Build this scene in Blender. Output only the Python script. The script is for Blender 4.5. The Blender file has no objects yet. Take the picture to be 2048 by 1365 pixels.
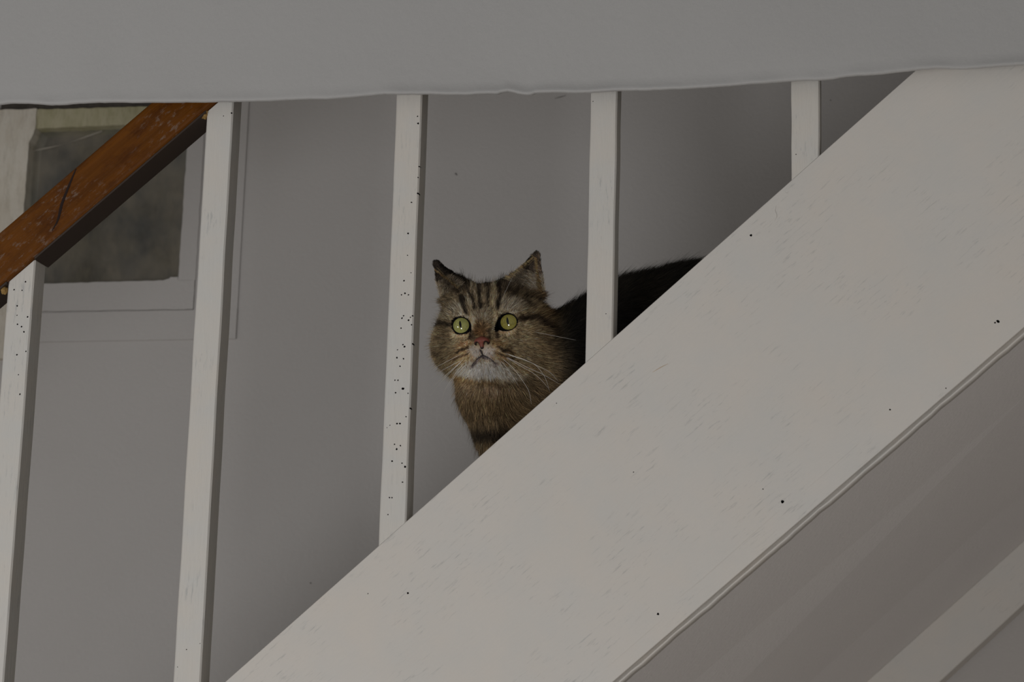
import bpy, bmesh, math, random
import numpy as np
from mathutils import Vector, Matrix, noise as mnoise

rnd = random.Random(7)
rng = np.random.default_rng(11)
S = bpy.context.scene
COL = S.collection

# ------------------------------------------------------------------ camera
F = 2048 * 50 / 23.5                       # focal length in pixels of the 2048 x 1365 frame
def nv(v):
    v = np.array(v, float); return v / np.linalg.norm(v)
CU = nv([566, -20200, F])                  # world up, seen from the camera (x right, y down, z forward)
CN = nv([900, (F*F + 566*900) / 20200, F])  # world +Y, straight into the stair
CX = np.cross(CN, CU)                      # world +X, along the stair
M = np.array([CX, CN, CU])                 # camera coordinates -> world
CAM = np.array([0.0, 0.0, 1.5])
def P(u, v, Y):                            # where the sight line of a pixel meets the plane at distance Y
    r = M @ np.array([u - 1024, v - 682.5, F]); return CAM + r * (Y / r[1])
cd = bpy.data.cameras.new('camera'); cam = bpy.data.objects.new('camera', cd); COL.objects.link(cam)
cd.sensor_width = 23.5; cd.lens = 50; cd.clip_start = 0.05
R3 = np.array([M[:, 0], -M[:, 1], -M[:, 2]]).T
cam.matrix_world = Matrix([[*R3[i], CAM[i]] for i in range(3)] + [[0, 0, 0, 1]])
cd.dof.use_dof = True; cd.dof.focus_distance = 2.0; cd.dof.aperture_fstop = 9
S.camera = cam

# ------------------------------------------------------------------ light and exposure
w = bpy.data.worlds.new('world'); S.world = w; w.use_nodes = True
w.node_tree.nodes['Background'].inputs[0].default_value = (1.0, 0.97, 0.93, 1)
w.node_tree.nodes['Background'].inputs[1].default_value = 0.26
def area(name, loc, target, size, power, col):
    l = bpy.data.lights.new(name, 'AREA'); l.size = size; l.energy = power; l.color = col
    o = bpy.data.objects.new(name, l); COL.objects.link(o); o.location = loc
    o.rotation_euler = (Vector(target) - Vector(loc)).to_track_quat('-Z', 'Y').to_euler()
area('left_window_daylight', (-2.35, -0.4, 1.35), (-0.4, 1.9, 2.0), 0.5, 11, (0.97, 0.985, 1.0))
area('front_window_daylight', (-0.75, -0.75, 0.55), (-0.5, 1.9, 2.0), 0.5, 18, (0.98, 0.985, 1.0))
S.view_settings.view_transform = 'Standard'; S.view_settings.look = 'None'
S.view_settings.gamma = 1; S.view_settings.use_curve_mapping = False
S.view_settings.exposure = 0.0

# ------------------------------------------------------------------ helpers
def s2l(c):
    c = np.asarray(c, float) / 255
    return np.where(c <= .04045, c / 12.92, ((c + .055) / 1.055) ** 2.4)
def rgba(c): return (*[float(x) for x in c], 1)
def link(name, me, mat=None, parent=None):
    o = bpy.data.objects.new(name, me); COL.objects.link(o)
    if mat: me.materials.append(mat)
    if parent: o.parent = parent
    return o
def mesh(name, verts, faces, mat=None, parent=None, smooth=False):
    me = bpy.data.meshes.new(name); me.from_pydata([tuple(map(float, v)) for v in verts], [], faces); me.update()
    bm = bmesh.new(); bm.from_mesh(me); bmesh.ops.recalc_face_normals(bm, faces=bm.faces); bm.to_mesh(me); bm.free()
    if smooth: me.polygons.foreach_set('use_smooth', [True] * len(me.polygons))
    return link(name, me, mat, parent)
def empty(name, loc, label, cat, group=None):
    o = bpy.data.objects.new(name, None); COL.objects.link(o); o.location = [float(c) for c in loc]
    o['label'] = label; o['category'] = cat
    if group: o['group'] = group
    o.empty_display_size = .05
    return o
def keep(o, parent):                       # parent without moving
    o.parent = parent; o.matrix_parent_inverse = Matrix.Translation(-Vector(parent.location)); return o
def bevel(o, width, seg=2):
    m = o.modifiers.new('bevel', 'BEVEL'); m.width = width; m.segments = seg; m.limit_method = 'ANGLE'; m.angle_limit = math.radians(40)
    return o
HEX = [(0, 1, 2, 3), (4, 5, 6, 7), (0, 1, 5, 4), (1, 2, 6, 5), (2, 3, 7, 6), (3, 0, 4, 7)]
def prism(name, poly, y0, y1, mat, parent=None):       # polygon in (x, z) pushed from y0 to y1
    n = len(poly)
    v = [(x, y0, z) for x, z in poly] + [(x, y1, z) for x, z in poly]
    f = [tuple(range(n)), tuple(range(2*n - 1, n - 1, -1))] + [(i, (i+1) % n, n + (i+1) % n, n + i) for i in range(n)]
    o = mesh(name, v, f, mat)
    return keep(o, parent) if parent else o
def box(name, x0, x1, y0, y1, z0, z1, mat, parent=None):
    return prism(name, [(x0, z0), (x1, z0), (x1, z1), (x0, z1)], y0, y1, mat, parent)
def tube(pts, rad, sides=6):
    pts = [np.array(p, float) for p in pts]; V = []; Fc = []
    n = len(pts)
    for i, p in enumerate(pts):
        t = nv(pts[min(i+1, n-1)] - pts[max(i-1, 0)])
        a = nv(np.cross(t, [0.13, 0.31, 0.94])); b = np.cross(t, a)
        r = rad(i / (n-1)) if callable(rad) else rad
        for k in range(sides):
            an = 2*math.pi*k/sides; V.append(p + r*(math.cos(an)*a + math.sin(an)*b))
    for i in range(n-1):
        for k in range(sides):
            Fc.append((i*sides+k, i*sides+(k+1) % sides, (i+1)*sides+(k+1) % sides, (i+1)*sides+k))
    Fc.append(tuple(range(sides))[::-1]); Fc.append(tuple((n-1)*sides + k for k in range(sides)))
    return V, Fc
def spline(pts, n):                        # Catmull-Rom through the points
    pts = [np.array(p, float) for p in pts]; q = [2*pts[0]-pts[1]] + pts + [2*pts[-1]-pts[-2]]; out = []
    for s in np.linspace(0, len(pts)-1, n):
        i = min(int(s), len(pts)-2); t = s - i; a, b, c, d = q[i:i+4]
        out.append(.5*((2*b) + (c-a)*t + (2*a-5*b+4*c-d)*t*t + (3*b-a-3*c+d)*t**3))
    return out

# ------------------------------------------------------------------ materials
class NT:
    def __init__(s, name):
        s.m = bpy.data.materials.new(name); s.m.use_nodes = True; s.t = s.m.node_tree
        s.b = s.t.nodes['Principled BSDF']; s.L = s.t.links
    def n(s, typ, **kw):
        x = s.t.nodes.new(typ)
        for k, v in kw.items(): setattr(x, k, v)
        return x
    def coords(s, rot=(0, 0, 0), scale=(1, 1, 1)):
        c = s.n('ShaderNodeTexCoord'); r = s.n('ShaderNodeMapping'); r.vector_type = 'POINT'; r.inputs['Rotation'].default_value = rot
        q = s.n('ShaderNodeMapping'); q.inputs['Scale'].default_value = scale
        s.L.new(c.outputs['Object'], r.inputs[0]); s.L.new(r.outputs[0], q.inputs[0]); return q.outputs[0]
    def noise(s, vec, scale, detail=4, rough=.55, lo=.4, hi=.6):
        x = s.n('ShaderNodeTexNoise'); x.inputs['Scale'].default_value = scale; x.inputs['Detail'].default_value = detail
        x.inputs['Roughness'].default_value = rough; s.L.new(vec, x.inputs['Vector'])
        r = s.n('ShaderNodeMapRange'); r.inputs['From Min'].default_value = lo; r.inputs['From Max'].default_value = hi
        s.L.new(x.outputs['Fac'], r.inputs['Value']); return r.outputs[0]
    def mul(s, a, b):
        x = s.n('ShaderNodeMath', operation='MULTIPLY'); s.L.new(a, x.inputs[0])
        if isinstance(b, float): x.inputs[1].default_value = b
        else: s.L.new(b, x.inputs[1])
        return x.outputs[0]
    def mix(s, fac, a, b):
        x = s.n('ShaderNodeMix', data_type='RGBA')
        if isinstance(fac, float): x.inputs[0].default_value = fac
        else: s.L.new(fac, x.inputs[0])
        for i, c in ((6, a), (7, b)):
            if isinstance(c, (tuple, list, np.ndarray)): x.inputs[i].default_value = rgba(c[:3])
            else: s.L.new(c, x.inputs[i])
        return x.outputs[2]
    def color(s, c):
        if isinstance(c, (tuple, list, np.ndarray)): s.b.inputs['Base Color'].default_value = rgba(c[:3])
        else: s.L.new(c, s.b.inputs['Base Color'])
    def bump(s, h, dist, strength=1.0):
        x = s.n('ShaderNodeBump'); x.inputs['Distance'].default_value = dist; x.inputs['Strength'].default_value = strength
        s.L.new(h, x.inputs['Height']); s.L.new(x.outputs[0], s.b.inputs['Normal'])
    def set(s, **kw):
        for k, v in kw.items(): s.b.inputs[k].default_value = v
        return s

def painted(name, base, warm, cool, rot=0.0, streak=.35, rough=.55, vert=False):
    """brush-painted timber: warm and cool patches, fine grey-blue streaks along the grain, raised grain"""
    k = NT(name); k.set(Roughness=rough); k.b.inputs['Specular IOR Level'].default_value = .25
    v = k.coords(rot=(0, rot, 0), scale=(1, 1, .12) if vert else (.12, 1, 1))
    p = k.coords(rot=(0, rot, 0), scale=(1, 1, 1))
    patch = k.noise(p, 9, 4, .6, .25, .75); patch2 = k.noise(p, 23, 4, .6, .35, .8)
    c = k.mix(patch, base, warm); c = k.mix(k.mul(patch2, .6), c, cool)
    st = k.noise(v, 420, 3, .7, .565, .68); mask = k.noise(p, 16, 3, .6, .46, .60)
    c = k.mix(k.mul(k.mul(st, mask), streak), c, np.array(cool) * .62)
    k.color(c)
    k.bump(k.noise(v, 300, 4, .6, .3, .7), .0004, .35)
    return k.m
WHITE = (.68, .65, .61); WARM = (.69, .64, .58); COOL = (.62, .62, .60)
RAKE = math.radians(41.5)
m_stringer = painted('painted_stringer', WHITE, WARM, COOL, rot=RAKE, streak=.5)
m_baluster = painted('painted_baluster', (.66, .635, .59), (.68, .635, .575), (.60, .62, .62), streak=.5, vert=True)
m_trim = painted('painted_trim', WHITE, WARM, COOL, rot=RAKE, streak=.3)

def plaster(name, base, alt, scale=5, bump=.0006, rough=.8):
    k = NT(name); k.set(Roughness=rough); k.b.inputs['Specular IOR Level'].default_value = .15
    p = k.coords(); c = k.mix(k.noise(p, scale, 4, .55, .35, .65), base, alt); k.color(c)
    k.bump(k.noise(p, 160, 4, .6, .3, .7), bump, .5); return k.m
m_wall = plaster('stairwell_plaster', (.555, .53, .51), (.54, .515, .495))
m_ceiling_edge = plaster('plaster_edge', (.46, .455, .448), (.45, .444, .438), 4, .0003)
m_soffit = plaster('soffit_plaster', (.78, .755, .74), (.76, .735, .725), 6, .0004)
m_floor = plaster('floor_boards', (.60, .54, .46), (.54, .47, .40), 3)
m_tread = painted('stair_tread_paint', (.42, .40, .37), (.44, .40, .36), (.38, .37, .36))
m_hole = NT('worm_hole_dark').set(**{'Base Color': (.012, .009, .007, 1), 'Roughness': .9}).m

def rail_wood():
    k = NT('varnished_rail'); k.set(Roughness=.45); k.b.inputs['Specular IOR Level'].default_value = .16
    v = k.coords(rot=(0, RAKE, 0), scale=(.06, 1, 1)); p = k.coords(rot=(0, RAKE, 0), scale=(.5, 1, 1))
    c = k.mix(k.noise(v, 130, 4, .6, .35, .65), (.098, .030, .0015), (.150, .048, .003))
    c = k.mix(k.mul(k.noise(p, 70, 4, .7, .5, .68), .55), c, (.050, .012, .001))
    scuff = k.mul(k.noise(k.coords(rot=(0, RAKE, 0), scale=(.45, 1, 1)), 210, 5, .75, .55, .66), k.noise(k.coords(), 13, 2, .5, .46, .58))
    c = k.mix(k.mul(scuff, .6), c, (.22, .165, .13)); k.color(c)
    k.bump(k.noise(v, 200, 4, .65, .3, .7), .0006, .6); return k.m
m_rail = rail_wood()
m_fillet = NT('dark_rail_fillet').set(**{'Base Color': (.035, .020, .012, 1), 'Roughness': .5}).m
m_crack = NT('rail_crack').set(**{'Base Color': (.018, .008, .006, 1), "Roughness": .95}).m
m_glue = plaster('dried_glue', (.42, .27, .10), (.30, .18, .06), 300, .001)

def dirty_frame(name, a, b, c):
    k = NT(name); k.set(Roughness=.7); p = k.coords(scale=(1, 1, .5))
    x = k.mix(k.noise(p, 34, 5, .65, .38, .62), a, b); x = k.mix(k.mul(k.noise(k.coords(scale=(1, 1, .25)), 120, 4, .7, .5, .7), .5), x, c); k.color(x)
    k.bump(k.noise(p, 200, 3, .6, .3, .7), .0008, .5); return k.m
m_frame = dirty_frame('grimy_cream_paint', (.66, .60, .50), (.74, .69, .60), (.46, .41, .33))
m_frame_top = dirty_frame('stained_cream_paint', (.40, .37, .22), (.50, .46, .31), (.26, .23, .12))
m_head = dirty_frame('dark_lintel_wood', (.055, .045, .036), (.08, .068, .055), (.03, .025, .02))
def glass():
    k = NT('dusty_window_glass'); p = k.coords()
    dirt = k.mix(k.noise(p, 11, 4, .6, .38, .62), (.16, .16, .16), (.38, .335, .27))
    k.color(dirt); k.set(Roughness=.22); k.b.inputs['Specular IOR Level'].default_value = .35
    tr = k.n('ShaderNodeBsdfTransparent'); tr.inputs[0].default_value = (.8, .82, .8, 1); mx = k.n('ShaderNodeMixShader')
    f = k.noise(k.coords(), 7, 4, .6, .25, 1.0); k.L.new(f, mx.inputs[0]); k.L.new(tr.outputs[0], mx.inputs[1]); k.L.new(k.b.outputs[0], mx.inputs[2])
    k.L.new(mx.outputs[0], k.t.nodes['Material Output'].inputs[0]); return k.m
m_glass = glass()
m_stone = dirty_frame('rough_stone_outside', (.55, .48, .38), (.30, .28, .25), (.14, .13, .12))
m_web = NT('cobweb').set(**{'Base Color': (.35, .32, .27, 1), 'Roughness': .9}).m

# ------------------------------------------------------------------ setting
def structure(o, label=None):
    o['kind'] = 'structure'
    if label: o['label'] = label
    return o
structure(box('floor', -4.5, 2.5, -3.0, 2.9, -.05, 0, m_floor), 'brown floor below the staircase')
# back wall of the stairwell with an opening for the window
wx0, wx1, wz0, wz1 = -1.345, -1.04, 2.18, 2.463
wv, wf = [], []
for (x0, x1, z0, z1) in ((-4.5, wx0, 0, 4.2), (wx1, 2.5, 0, 4.2), (wx0, wx1, 0, wz0), (wx0, wx1, wz1, 4.2)):
    b = len(wv); wv += [(x0, 2.8, z0), (x1, 2.8, z0), (x1, 2.8, z1), (x0, 2.8, z1), (x0, 2.9, z0), (x1, 2.9, z0), (x1, 2.9, z1), (x0, 2.9, z1)]
    wf += [tuple(b + i for i in f) for f in HEX]
wall = structure(mesh('wall_back', wv, wf, m_wall), 'grey white plaster wall behind the stair')
for (u, v, du, dv, r) in ((1110, 197, 22, -6, .0007), (910, 346, 4, 5, .0012), (620, 1166, 2, 2, .001), (1660, 200, 2, 1, .0008)):
    a = P(u, v, 2.7995); c = P(u+du, v+dv, 2.7995); V, Fc = tube([a, (a+c)/2, c], lambda t: r*(.4+2.2*t*(1-t)), 6)
    mesh('scuff_mark', V, Fc, NT('wall_scuff').set(**{'Base Color': (.22, .205, .19, 1), 'Roughness': .9}).m, wall)
# plaster face of the upper floor, with its uneven lower edge
edge_px = [(0, 208), (20, 206), (60, 206), (100, 209), (130, 209), (160, 205), (210, 204), (250, 204), (330, 204), (420, 203), (480, 202), (540, 201), (600, 198),
           (660, 197), (700, 194), (740, 190), (770, 187), (800, 188), (850, 187), (900, 189), (930, 189), (960, 187), (985, 186), (993, 187), (1003, 184),
           (1015, 182), (1026, 184), (1036, 187), (1052, 189), (1062, 188), (1070, 185), (1120, 184), (1150, 185), (1180, 184), (1215, 182), (1240, 180),
           (1290, 180), (1340, 178), (1400, 175), (1460, 171), (1500, 167), (1525, 166), (1560, 163), (1600, 160), (1640, 159), (1665, 157), (1690, 152),
           (1740, 149), (1780, 145), (1832, 139), (1870, 136), (1930, 137), (1970, 134), (2000, 131), (2048, 129)]
YB = 1.778
ep = np.array([P(u, v, YB)[[0, 2]] for u, v in edge_px])
xs = np.arange(-2.6, 1.4, .003)
ez = np.interp(xs, ep[:, 0], ep[:, 1])
V, Fc = [], []
rows = 13
for x, z in zip(xs, ez):
    nb = lambda zz: .0035*mnoise.noise(Vector((x*4, zz*9, 1.3))) + .0009*mnoise.noise(Vector((x*22, zz*40, 4.1)))
    z += .0004*mnoise.noise(Vector((x*60, 0, 2))) + .0003*mnoise.noise(Vector((x*190, 0, 2)))
    lip = .0012 + .0010*mnoise.noise(Vector((x*35, 3, 7)))
    prof = [(nb(2.42), 2.42), (nb(2.3), 2.30), (nb(z+.10), z+.10), (nb(z+.06), z+.06), (nb(z+.03), z+.03), (nb(z+.012), z+.012), (nb(z)*.6, z+.004), (-lip, z+.0016),
            (-lip+.0006, z+.0003), (.003, z), (.0075, z+.0016), (.012, z+.02), (.012, 2.42)]
    V += [(x, YB + a, c) for a, c in prof]
for i in range(len(xs)-1):
    for j in range(rows-1): Fc.append((i*rows+j, i*rows+j+1, (i+1)*rows+j+1, (i+1)*rows+j))
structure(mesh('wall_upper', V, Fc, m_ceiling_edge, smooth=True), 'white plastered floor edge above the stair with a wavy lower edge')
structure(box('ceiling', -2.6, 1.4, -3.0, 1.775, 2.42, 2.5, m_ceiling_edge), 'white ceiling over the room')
structure(box('wall_right_blocker', .72, .80, 1.80, 2.8, 0, 2.95, m_wall), 'unseen wall added to darken the upper end of the stairwell')  # out of view, added to block light from the right
structure(box('ceiling_stairwell_blocker', -2.6, 1.6, 1.80, 2.9, 2.95, 3.03, m_ceiling_edge), 'unseen slab added over the stairwell to keep it dark')  # unseen cap, added to shut out light from above the stair

# window in the back wall
win = bpy.data.objects.new('window_1', None); COL.objects.link(win); win.location = (-1.18, 2.8, 2.3)
structure(win, 'small old window with a dark pane behind the handrail')
PX0, PX1, PZ0, PZ1 = -1.2928, -1.0587, 2.2095, 2.437
def ragged(name, pts, y0, y1, mat, amp=.0012, n=40):           # outline with hand-painted, slightly wavering edges
    q = []
    for (a, b) in zip(pts, pts[1:] + pts[:1]):
        L = math.dist(a, b); k = max(2, int(L/.004))
        for i in range(k):
            t = i/k; x, z = a[0]+(b[0]-a[0])*t, a[1]+(b[1]-a[1])*t
            g = amp if 0 < i else 0
            q.append((x + g*mnoise.noise(Vector((x*80, z*80, 1))), z + g*mnoise.noise(Vector((x*80, z*80, 9)))))
    return prism(name, q, y0, y1, mat, win)
ragged('left_stile', [(-1.42, 2.10), (PX0, 2.10), (PX0, PZ1-.021), (PX0+.0006, PZ1-.019), (PX0+.006, PZ1-.008), (PX0+.008, PZ1), (PX0+.008, 2.4665), (-1.347, 2.4665), (-1.352, 2.475), (-1.42, 2.475)], 2.786, 2.83, m_frame)
ragged('top_rail', [(PX0+.008, PZ1), (-1.03, PZ1+.001), (-1.03, 2.463), (PX0+.008, 2.4655)], 2.788, 2.83, m_frame_top)
ragged('right_stile', [(PX1, 2.21), (-1.0335, 2.21), (-1.0335, PZ1), (PX1+.001, PZ1)], 2.7962, 2.83, m_wall, .0008)
ragged('bottom_rail', [(PX0, 2.1695), (-1.0345, 2.1685), (-1.0345, 2.2098), (PX1, 2.2098), (PX1-.001, 2.2150), (PX1-.012, 2.2150), (PX1-.014, 2.2128), (PX1-.022, 2.2105), (PX0, PZ0)], 2.7962, 2.83, m_wall, .0008)
box('sill_board', PX0-.03, -.9705, 2.7968, 2.82, 2.1255, 2.1672, m_wall, win)
box('right_casing', -1.0338, -.9705, 2.7978, 2.82, 2.1672, 2.52, m_wall, win)
box('lintel', -1.345, -1.034, 2.796, 2.84, 2.4670, 2.53, m_head, win)
ragged('pane', [(PX0-.008, PZ0-.008), (PX1+.008, PZ0-.008), (PX1+.008, PZ1+.008), (PX0-.008, PZ1+.008)], 2.806, 2.809, m_glass, 0)
st = mesh('outside_stonework', [(-3.2 + i*.09, 3.6 + .05*mnoise.noise(Vector((i*.9, j*.9, 3))), 1.6 + j*.09) for j in range(22) for i in range(24)],
          [(j*24+i, j*24+i+1, (j+1)*24+i+1, (j+1)*24+i) for j in range(21) for i in range(23)], m_stone, smooth=True); keep(st, win)
a = P(66, 302, 2.8045); b = P(130, 288, 2.8035); c = P(205, 262, 2.8045)
V, Fc = tube(spline([a, b, c], 10), lambda t: .0009+.0008*math.sin(t*9), 5); keep(mesh('cobweb_strand', V, Fc, m_web), win)

# ------------------------------------------------------------------ staircase
def line(p, q):                            # z = a x + b
    s = (q[2]-p[2])/(q[0]-p[0]); return s, p[2]-s*p[0]
ta, tb = line(P(450, 1365, 1.8), P(1832, 140, 1.8))       # upper edge of the string board
ba, bb = line(P(1225, 1365, 1.8), P(2048, 655, 1.8))      # lower edge
stair = empty('staircase', (-1.3, 2.3, 0), 'white painted staircase with a broad sloping string board crossing the photo', 'staircase')
def holes(o, spots, y, yb=.006):           # drill small real holes, dark inside
    V, Fc = [], []
    for (x, z, r) in spots:
        n = 9; b = len(V)
        j = [(1 + .25*rnd.uniform(-1, 1)) for _ in range(n)]
        for yy in (y - .004, y + yb):
            V += [(x + r*j[k]*math.cos(2*math.pi*k/n), yy, z + r*j[k]*math.sin(2*math.pi*k/n)) for k in range(n)]
        Fc += [tuple(b+k for k in range(n))[::-1], tuple(b+n+k for k in range(n))] + [(b+k, b+(k+1) % n, b+n+(k+1) % n, b+n+k) for k in range(n)]
    cut = mesh('cutter', V, Fc, m_hole)
    o.data.materials.append(m_hole)
    md = o.modifiers.new('holes', 'BOOLEAN'); md.object = cut; md.operation = 'DIFFERENCE'; md.solver = 'EXACT'
    md.material_mode = 'TRANSFER'
    dg = bpy.context.evaluated_depsgraph_get(); me = bpy.data.meshes.new_from_object(o.evaluated_get(dg))
    old = o.data; o.modifiers.clear(); o.data = me; me.name = old.name
    bpy.data.objects.remove(cut)
x0, x1 = -1.75, .62
sb = prism('string_board', [(x0, ba*x0+bb), (x1, ba*x1+bb), (x1, ta*x1+tb), (x0, ta*x0+tb)], 1.80, 1.834, m_stringer)
bevel(sb, .0006, 2)
sp = [(*P(u, v, 1.8)[[0, 2]], r) for u, v, r in ((1502, 471, .0012), (1996, 643, .0014), (1990, 646, .0008), (1780, 820, .0008), (1565, 1004, .0014), (1316, 1229, .0010),
      (816, 1187, .0009), (1526, 979, .0005), (1267, 945, .0005), (736, 1188, .0005), (1113, 807, .0004), (1892, 777, .0006))]
holes(sb, sp, 1.8); keep(sb, stair)
m_tan = NT('tan_scratch').set(**{'Base Color': (.52, .38, .24, 1), 'Roughness': .7}).m
# paint drips and ridges standing proud on the board
for pts, r in ([[(1552, 412), (1550, 422), (1553, 432), (1550, 441)], .0006], [[(1570, 384), (1573, 387), (1577, 383)], .0004], [[(1360, 1195), (1420, 1145), (1560, 1020)], .00035],
               [[(1600, 990), (1690, 912), (1720, 885)], .00025], [[(1215, 1335), (1330, 1235)], .00025], [[(1305, 745), (1322, 735), (1336, 728)], .0003]):
    V, Fc = tube(spline([P(u, v, 1.8) for u, v in pts], 14), lambda t: r*(.3+.7*math.sin(math.pi*min(max(t, .05), .95))), 5)
    keep(mesh('paint_ridge', V, Fc, m_tan if pts[0][0] == 1305 else m_stringer), stair)
# bead of filler along the lower edge
V, Fc = [], []
N = 420; bx = np.linspace(-1.3, .45, N); ang = math.atan(ba); nx, nz = math.sin(ang), -math.cos(ang)
for x in bx:
    j = .0011*mnoise.noise(Vector((x*28, 2, 2))) + .0006*mnoise.noise(Vector((x*110, 5, 2)))
    for (d, y) in ((-.0005, 1.8070), (.0018+j*.6, 1.8068), (.0026+j, 1.8040), (.0038+j, 1.8046), (.0044+j, 1.8200), (-.0005, 1.8200)):
        V.append((x + nx*d, y, ba*x+bb + nz*d))
for i in range(N-1):
    for k in range(6): Fc.append((i*6+k, i*6+(k+1) % 6, (i+1)*6+(k+1) % 6, (i+1)*6+k))
keep(mesh('filler_bead', V, Fc, m_trim, smooth=True), stair)
# sloping soffit and the wall string behind it
YT = 2.70
sa, sb_ = line(P(1731, 1365, YT), P(2048, 1081, YT)); la, lb = line(P(1879, 1365, YT), P(2048, 1209, YT))
V = []
for (x, dy) in ((-1.3, 0), (.5, 0)):
    V += [(x + nx*.0032, 1.812, ba*x+bb + nz*.0032), (x, YT, sa*x+sb_-.0006), (x, YT, sa*x+sb_+.016), (x + nx*.0032, 1.812, ba*x+bb + .012)]
keep(mesh('soffit', V, HEX, m_soffit), stair)
keep(bevel(prism('wall_string', [(-1.3, la*-1.3+lb), (.55, la*.55+lb), (.55, sa*.55+sb_), (-1.3, sa*-1.3+sb_)], YT, 2.797, m_trim), .0015), stair)
RISE, RUN = .1985, .2216
def tread_at(k): return -.484 + RUN*k, 1.650 + RISE*k
for k in range(-3, 5):
    x, z = tread_at(k)
    keep(bevel(box('tread', x-.012, x+RUN+.01, 1.836, 2.70, z-.018, z, m_tread), .004, 3), stair)
    keep(box('riser', x+.006, x+.02, 1.836, 2.70, z-RISE+.0005, z-.0185, m_tread), stair)

# ------------------------------------------------------------------ railing
rail_grp = empty('stair_railing', (-.85, 1.812, 1.35), 'stair railing of square white balusters under a worn brown handrail', 'railing')
YR = 1.796
ra, rb = line(P(0, 572, YR), P(410, 220, YR))
ca = math.atan(ra); H = .0418
def rail_low(x): return ra*x + rb
def par(x, d): return (x - math.sin(ca)*d, rail_low(x) + math.cos(ca)*d)
e0, e1 = -1.35, -.50
hr = prism('handrail', [(e0, rail_low(e0)), (e1, rail_low(e1)), par(e1, H), par(e0, H)], YR, YR+.0325, m_rail)
bevel(hr, .0035, 3); keep(hr, rail_grp); hr['label'] = 'worn brown varnished handrail'
bal_x = [(-.8453, -.8203), (-.6640, -.6392)]
for fa, fb in ((e0, bal_x[0][0]-.0004), (bal_x[0][1]+.0004, bal_x[1][0]-.0004)):     # dark fillets let in under the rail between the posts
    keep(prism('rail_fillet', [(fa, rail_low(fa)-.0022), (fb, rail_low(fb)-.0022), (fb, rail_low(fb)), (fa, rail_low(fa))], YR+.0015, YR+.0325, m_fillet), rail_grp)
V, Fc = tube(spline([P(152, 338, YR), P(138, 372, YR), P(124, 408, YR), P(116, 440, YR), P(104, 462, YR)], 16), lambda t: .0003+.0011*math.sin(math.pi*min(t*.9+.08, 1)), 6)
V = [(v[0], YR - .0002 + (v[1]-YR)*.25, v[2]) for v in V]
o = mesh('crack', V, Fc, m_crack); keep(o, rail_grp)
def blob(name, c, r, mat, parent, amp=.35):
    bm = bmesh.new(); bmesh.ops.create_icosphere(bm, subdivisions=3, radius=1)
    for v in bm.verts:
        k = 1 + amp*mnoise.noise(v.co*2.3 + Vector((c[0]*40, 0, 0))); v.co = Vector((v.co.x*r[0]*k + c[0], v.co.y*r[1]*k + c[1], v.co.z*r[2]*k + c[2]))
    me = bpy.data.meshes.new(name); bm.to_mesh(me); bm.free(); me.polygons.foreach_set('use_smooth', [True]*len(me.polygons))
    return keep(link(name, me, mat), parent)
blob('glue_blob', P(409, 226, 1.803), (.0042, .005, .0058), m_glue, rail_grp)
blob('glue_blob', P(9, 581, 1.803), (.0035, .004, .004), m_glue, rail_grp)
bal = [(-.8453, -.8203), (-.6640, -.6392), (-.4861, -.4626), (-.3098, -.2863), (-.1345, -.1104)]
hole_px = [
    [(51, 564, 1), (28, 580, 1), (44, 581, 1), (34, 612, 1), (34, 631, .8), (55, 634, 1), (35, 649, 1), (43, 654, 1), (48, 664, 1), (52, 703, .9), (34, 710, 1), (37, 750, .7), (40, 789, 1), (7, 640, .5)],
    [(447, 232, .7), (348, 1300, .6), (373, 1300, .7), (400, 1288, .5), (355, 1335, .5), (463, 226, .9)],
    [(835, 233, .9), (836, 247, 1.1), (838, 333, .8), (836, 355, .8), (836, 387, 1.2), (823, 405, .9), (816, 467, 1.1), (815, 511, .7), (822, 546, .7), (808, 562, 1.1), (803, 590, .8), (810, 587, 1), (817, 590, 1),
     (807, 632, .9), (804, 637, 1), (817, 641, 1.2), (821, 635, .8), (825, 632, .9), (823, 650, .8), (802, 657, .9), (806, 690, .9), (809, 694, 1.2), (825, 688, .9), (795, 700, .8), (794, 716, 1.1), (807, 718, .9), (800, 733, .9),
     (790, 761, .8), (796, 761, 1), (806, 778, 1.5), (791, 786, 1), (816, 787, .7), (820, 817, .9), (812, 834, .8), (794, 848, 1.1), (800, 848, 1.1), (780, 851, .6), (774, 856, .5), (789, 889, .8), (801, 892, .9), (793, 899, 1.1),
     (784, 923, 1), (804, 927, .9), (810, 934, 1.3), (805, 965, .9), (779, 996, .9), (784, 996, .8), (776, 1030, .8)],
    [(1186, 203, .6), (1212, 628, .5)], [(1592, 309, .7)]]
NB = 60
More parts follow.
